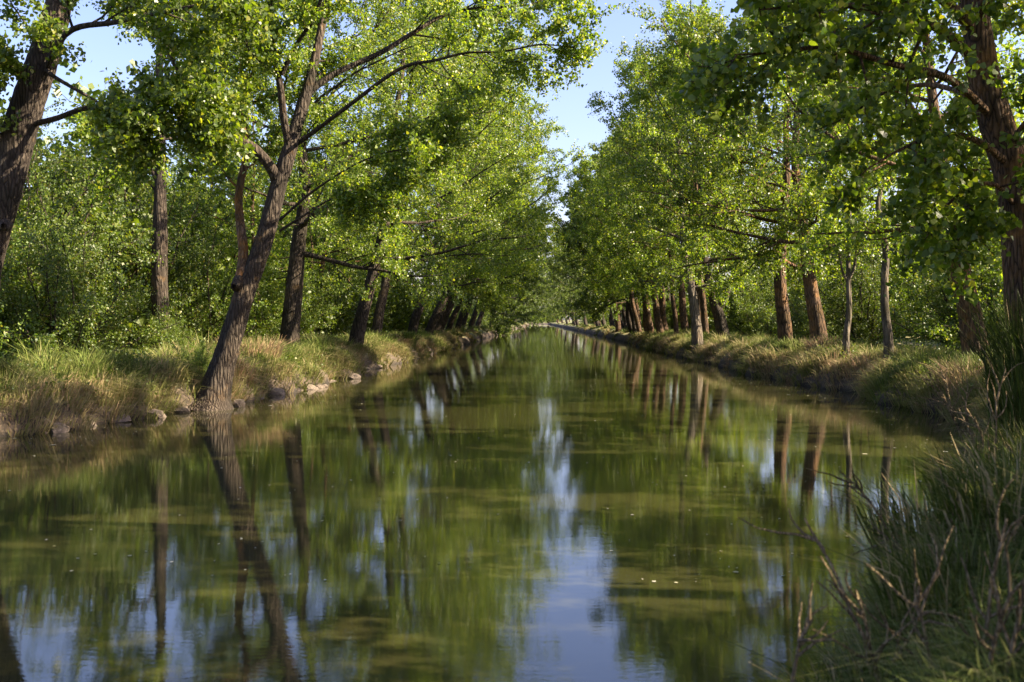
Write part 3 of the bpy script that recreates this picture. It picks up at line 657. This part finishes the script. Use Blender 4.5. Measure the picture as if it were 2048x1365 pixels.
def clump(seed, x, y, n, R, H, w, dry0, mat, spread=.35, elong=1.0, plume=0):
    rng = np.random.default_rng(seed)
    a = rng.uniform(0, 2 * pi, n); r = np.sqrt(rng.random(n)) * R
    root = np.stack([np.cos(a) * r, np.sin(a) * r * elong, np.full(n, -.1)], -1)
    lean = np.stack([np.cos(a), np.sin(a), np.zeros(n)], -1) * rng.uniform(.02, spread, n)[:, None] + rng.normal(0, .1, (n, 3)) * np.array([1, 1, 0])
    h = H * rng.uniform(.5, 1.1, n); W_ = w * rng.uniform(.6, 1.3, n)
    dry = np.clip(dry0 + rng.normal(0, .18, n) + (rng.random(n) < .15) * .5, 0, 1)
    return blades('clump', root, h, lean, W_, dry, rng, mat)
def put_clump(name, me, x, y, label, cat, group=None, z=None):
    o = link(name, me, None, (x, y, ground_z(x, y) if z is None else z)); tag(o, label, cat, group); return o
put_clump('reed_clump', clump(91, 0, 0, 800, .65, 2.0, .012, .25, REED, .14), 6.6, 13.6, 'tall dark green reeds rising at the right edge above the water', 'reeds')
put_clump('reed_clump', clump(92, 0, 0, 450, .45, 1.3, .010, .5, REED, .25), 5.85, 12.7, 'shorter dark reeds with dry stalks leaning over the water at the right', 'reeds')
put_clump('reed_clump', clump(93, 0, 0, 700, .7, 1.8, .012, .15, REED, .25), 7.1, 15.2, 'dark reed clump at the foot of the poplar at the right edge', 'reeds')
place('shrub', SHF[1], (-5.3, 150, -.1), 'rounded bush with purplish tips jutting over the water from the far left bank', 'shrub', s=.78, parts=('stems', 'foliage'))
put_clump('grass_clump', clump(95, 0, 0, 500, .5, .95, .03, .05, GRASS, .7), -7.6, 63, 'vivid green fountain of long grass on the left water edge', 'grass clump')
put_clump('grass_clump', clump(96, 0, 0, 700, .8, 1.0, .016, .85, GRASS, .7, 1.5), -8.9, 33.6, 'big pale straw tussock to the right of the leaning poplar', 'grass clump')
put_clump('grass_clump', clump(97, 0, 0, 400, .5, .8, .016, .95, GRASS, .7), 10.4, 39.6, 'dry pinkish grass tuft at the foot of the broad orange trunk', 'grass clump')
put_clump('grass_clump', clump(98, 0, 0, 500, .6, .95, .014, .8, GRASS, .7), 9.9, 24.5, 'brownish dry grass tuft left of the reeds on the right bank', 'grass clump')
# broad-leaved weeds between the grass
def weeds():
    rng = np.random.default_rng(121); n = 700
    sd = np.where(rng.random(n) < .55, -1, 1); y = 1 / (1 / 18 + rng.random(n) * (1 / 120 - 1 / 18))
    d = rng.uniform(.3, 6, n) ** 1.0; x = np.where(sd < 0, left_edge(y) - d, right_edge(y) + d); z = bank_h(d, y)
    ci = np.repeat(np.arange(n), 45); m = len(ci); hh = rng.uniform(.15, .55, n)
    cen = np.stack([x, y, z], -1)[ci] + rng.normal(0, 1, (m, 3)) * np.array([.16, .16, 0]) + np.stack([np.zeros(m), np.zeros(m), rng.random(m) * hh[ci]], -1)
    me = leaf_mesh('weeds', cen, rng.uniform(.03, .075, m) * (1 + .006 * y[ci]), rng, LEAF2, droop=-.3)
    tag(link('low_weeds', me), 'low broad-leaved weeds mixed into the grass of both banks', 'weeds', kind='stuff')
weeds()
e_ = P(397, 745, 27.3)
place('young_sapling', SH[1], (e_[0], e_[1], ground_z(e_[0], e_[1])), 'small leafy poplar sapling just left of the leaning poplar', 'sapling', s=.24, parts=('stems', 'foliage'))
# foreground bottom right
rgf = np.random.default_rng(101)
FG = [(2.35, 5.9, 'dark grass tuft at the very bottom right with drooping blades'), (3.0, 6.8, 'deep green grass tuft behind the largest dry stem'),
      (3.7, 8.3, 'bright tipped grass tuft halfway up the right edge'), (2.75, 7.4, 'thin grass tuft leaning over the water at the lower right'),
      (4.6, 10.0, 'green tuft at the foot of the short dark reeds'), (1.75, 5.2, 'blurred dark tuft leftmost at the bottom edge'),
      (3.9, 9.3, 'green tuft under the bare twiggy stem'), (3.4, 6.3, 'dark tuft cut by the right edge near the bottom corner'), (5.2, 11.2, 'tuft between the short dark reeds and the water edge')]
for i, (x, y, lab) in enumerate(FG):
    put_clump('grass_clump', clump(110 + i, 0, 0, 380, .42, .62, .008, .62, REED, .95), x, y, lab, 'grass clump')

# ------------------------------------------------------------------ dry stems in the foreground
def dry_plant(seed, px, py, Y, H, n, label, lean=(-.25, 0)):
    rng = np.random.default_rng(seed); T = Tubes(); b = P(px, py, Y)
    for i in range(n):
        d = np.array([rng.normal(lean[0], .25), rng.normal(lean[1], .2), 1.0])
        p = wander([rng.normal(0, .06), rng.normal(0, .06), -.1], d, H * rng.uniform(.6, 1.1), 8, rng, .13, .02)
        T.add(p, np.linspace(.013, .005, 9), 6)
        for j in range(6):
            t = rng.uniform(.3, .95); q, e = at(p, t); rv = nrm(np.cross(e, rng.normal(0, 1, 3)))
            T.add(wander(q, e + rv * .9, H * rng.uniform(.15, .38), 4, rng, .2, .03), np.linspace(.008, .003, 5), 4)
    o = link('dry_stem', T.mesh('dry_stem', TWIG), None, tuple(b)); tag(o, label, 'dry plant'); return o
dry_plant(1, 1545, 1420, 5.0, .78, 1, 'single beige forked dry stem leftmost at the bottom edge', (.05, 0))
dry_plant(2, 1975, 1400, 4.7, 1.2, 3, 'largest branched beige dry stem at the bottom right corner', (-.1, 0))
dry_plant(3, 1830, 1400, 5.0, 1.1, 2, 'dry stem arching left beside the largest branched stem', (-.35, 0))
dry_plant(4, 1730, 1390, 5.6, 1.2, 2, 'upright dry stalk with a pale tip left of the arching stem', (-.05, 0))
dry_plant(5, 2010, 1030, 10.0, 1.4, 5, 'bare twiggy stem in front of the dark reeds')
dry_plant(6, 1960, 900, 13.0, 1.2, 4, 'pale bare twigs sticking out over the water beside the reeds', (-.7, 0))
dry_plant(7, 1900, 1200, 7.0, 1.0, 3, 'tangle of thin dry stems halfway up the grassy right edge', (-.5, 0))

# ------------------------------------------------------------------ stones at the foot of the left bank
def stone_mesh(seed):
    rng = np.random.default_rng(seed)
    import bmesh
    bm = bmesh.new(); bmesh.ops.create_icosphere(bm, subdivisions=2, radius=1)
    ax = nrm(rng.normal(0, 1, (9, 3))); lim = rng.uniform(.55, .85, 9)
    for v in bm.verts:
        p = np.array(v.co)
        for a, l in zip(ax, lim):
            k = p @ a
            if k > l: p = p - a * (k - l)
        v.co = p + rng.normal(0, .015, 3)
    me = bpy.data.meshes.new('stone'); bm.to_mesh(me); bm.free(); me.materials.append(STONE); return me
STONE, nt_, b_, o_ = new_mat('bank_stone')
tcs = N(nt_, 'ShaderNodeTexCoord'); ns = N(nt_, 'ShaderNodeTexNoise', i_Scale=3.0, i_Detail=6.0, i_Roughness=.7); nt_.links.new(tcs.outputs['Object'], ns.inputs['Vector'])
rs = ramp(nt_, [(.3, (.05, .04, .03)), (.5, (.15, .115, .085)), (.7, (.27, .21, .16))]); nt_.links.new(ns.outputs[0], rs.inputs[0]); nt_.links.new(rs.outputs[0], b_.inputs['Base Color'])
b_.inputs['Roughness'].default_value = .9
bs = N(nt_, 'ShaderNodeBump', i_Strength=.7, i_Distance=.1); nt_.links.new(ns.outputs[0], bs.inputs['Height']); nt_.links.new(bs.outputs[0], b_.inputs['Normal'])
SM = [stone_mesh(200 + i) for i in range(6)]
rgs = np.random.default_rng(9)
def stones(y0, y1, n, label, group, smin=.12, smax=.3):
    for i in range(n):
        y = rgs.uniform(y0, y1); x = float(left_edge(y)) - rgs.uniform(-.12, .12)
        o = link('stone', SM[rgs.integers(0, 6)], None, (x, y, rgs.uniform(-.08, .05)))
        s = rgs.uniform(smin, smax); o.scale = (s * rgs.uniform(.9, 1.5), s * rgs.uniform(.8, 1.3), s * rgs.uniform(.5, .8)); o.rotation_euler = (rgs.uniform(-.3, .3), rgs.uniform(-.3, .3), rgs.uniform(0, 6))
        tag(o, label, 'stone', group)
stones(27.2, 32.5, 14, 'pale pinkish stone at the waterline just right of the leaning poplar', 'stones right of the leaning poplar', .10, .30)
stones(20.5, 26, 10, 'dark wet stone at the foot of the shaded bank left of the leaning poplar', 'stones left of the leaning poplar', .12, .28)
stones(33, 45, 10, 'small jagged stone at the waterline below the pale straw tussock', 'stones below the straw tussock', .12, .32)
stones(46, 75, 8, 'small stone on the eroded far part of the left waterline', 'stones on the far left waterline', .15, .35)
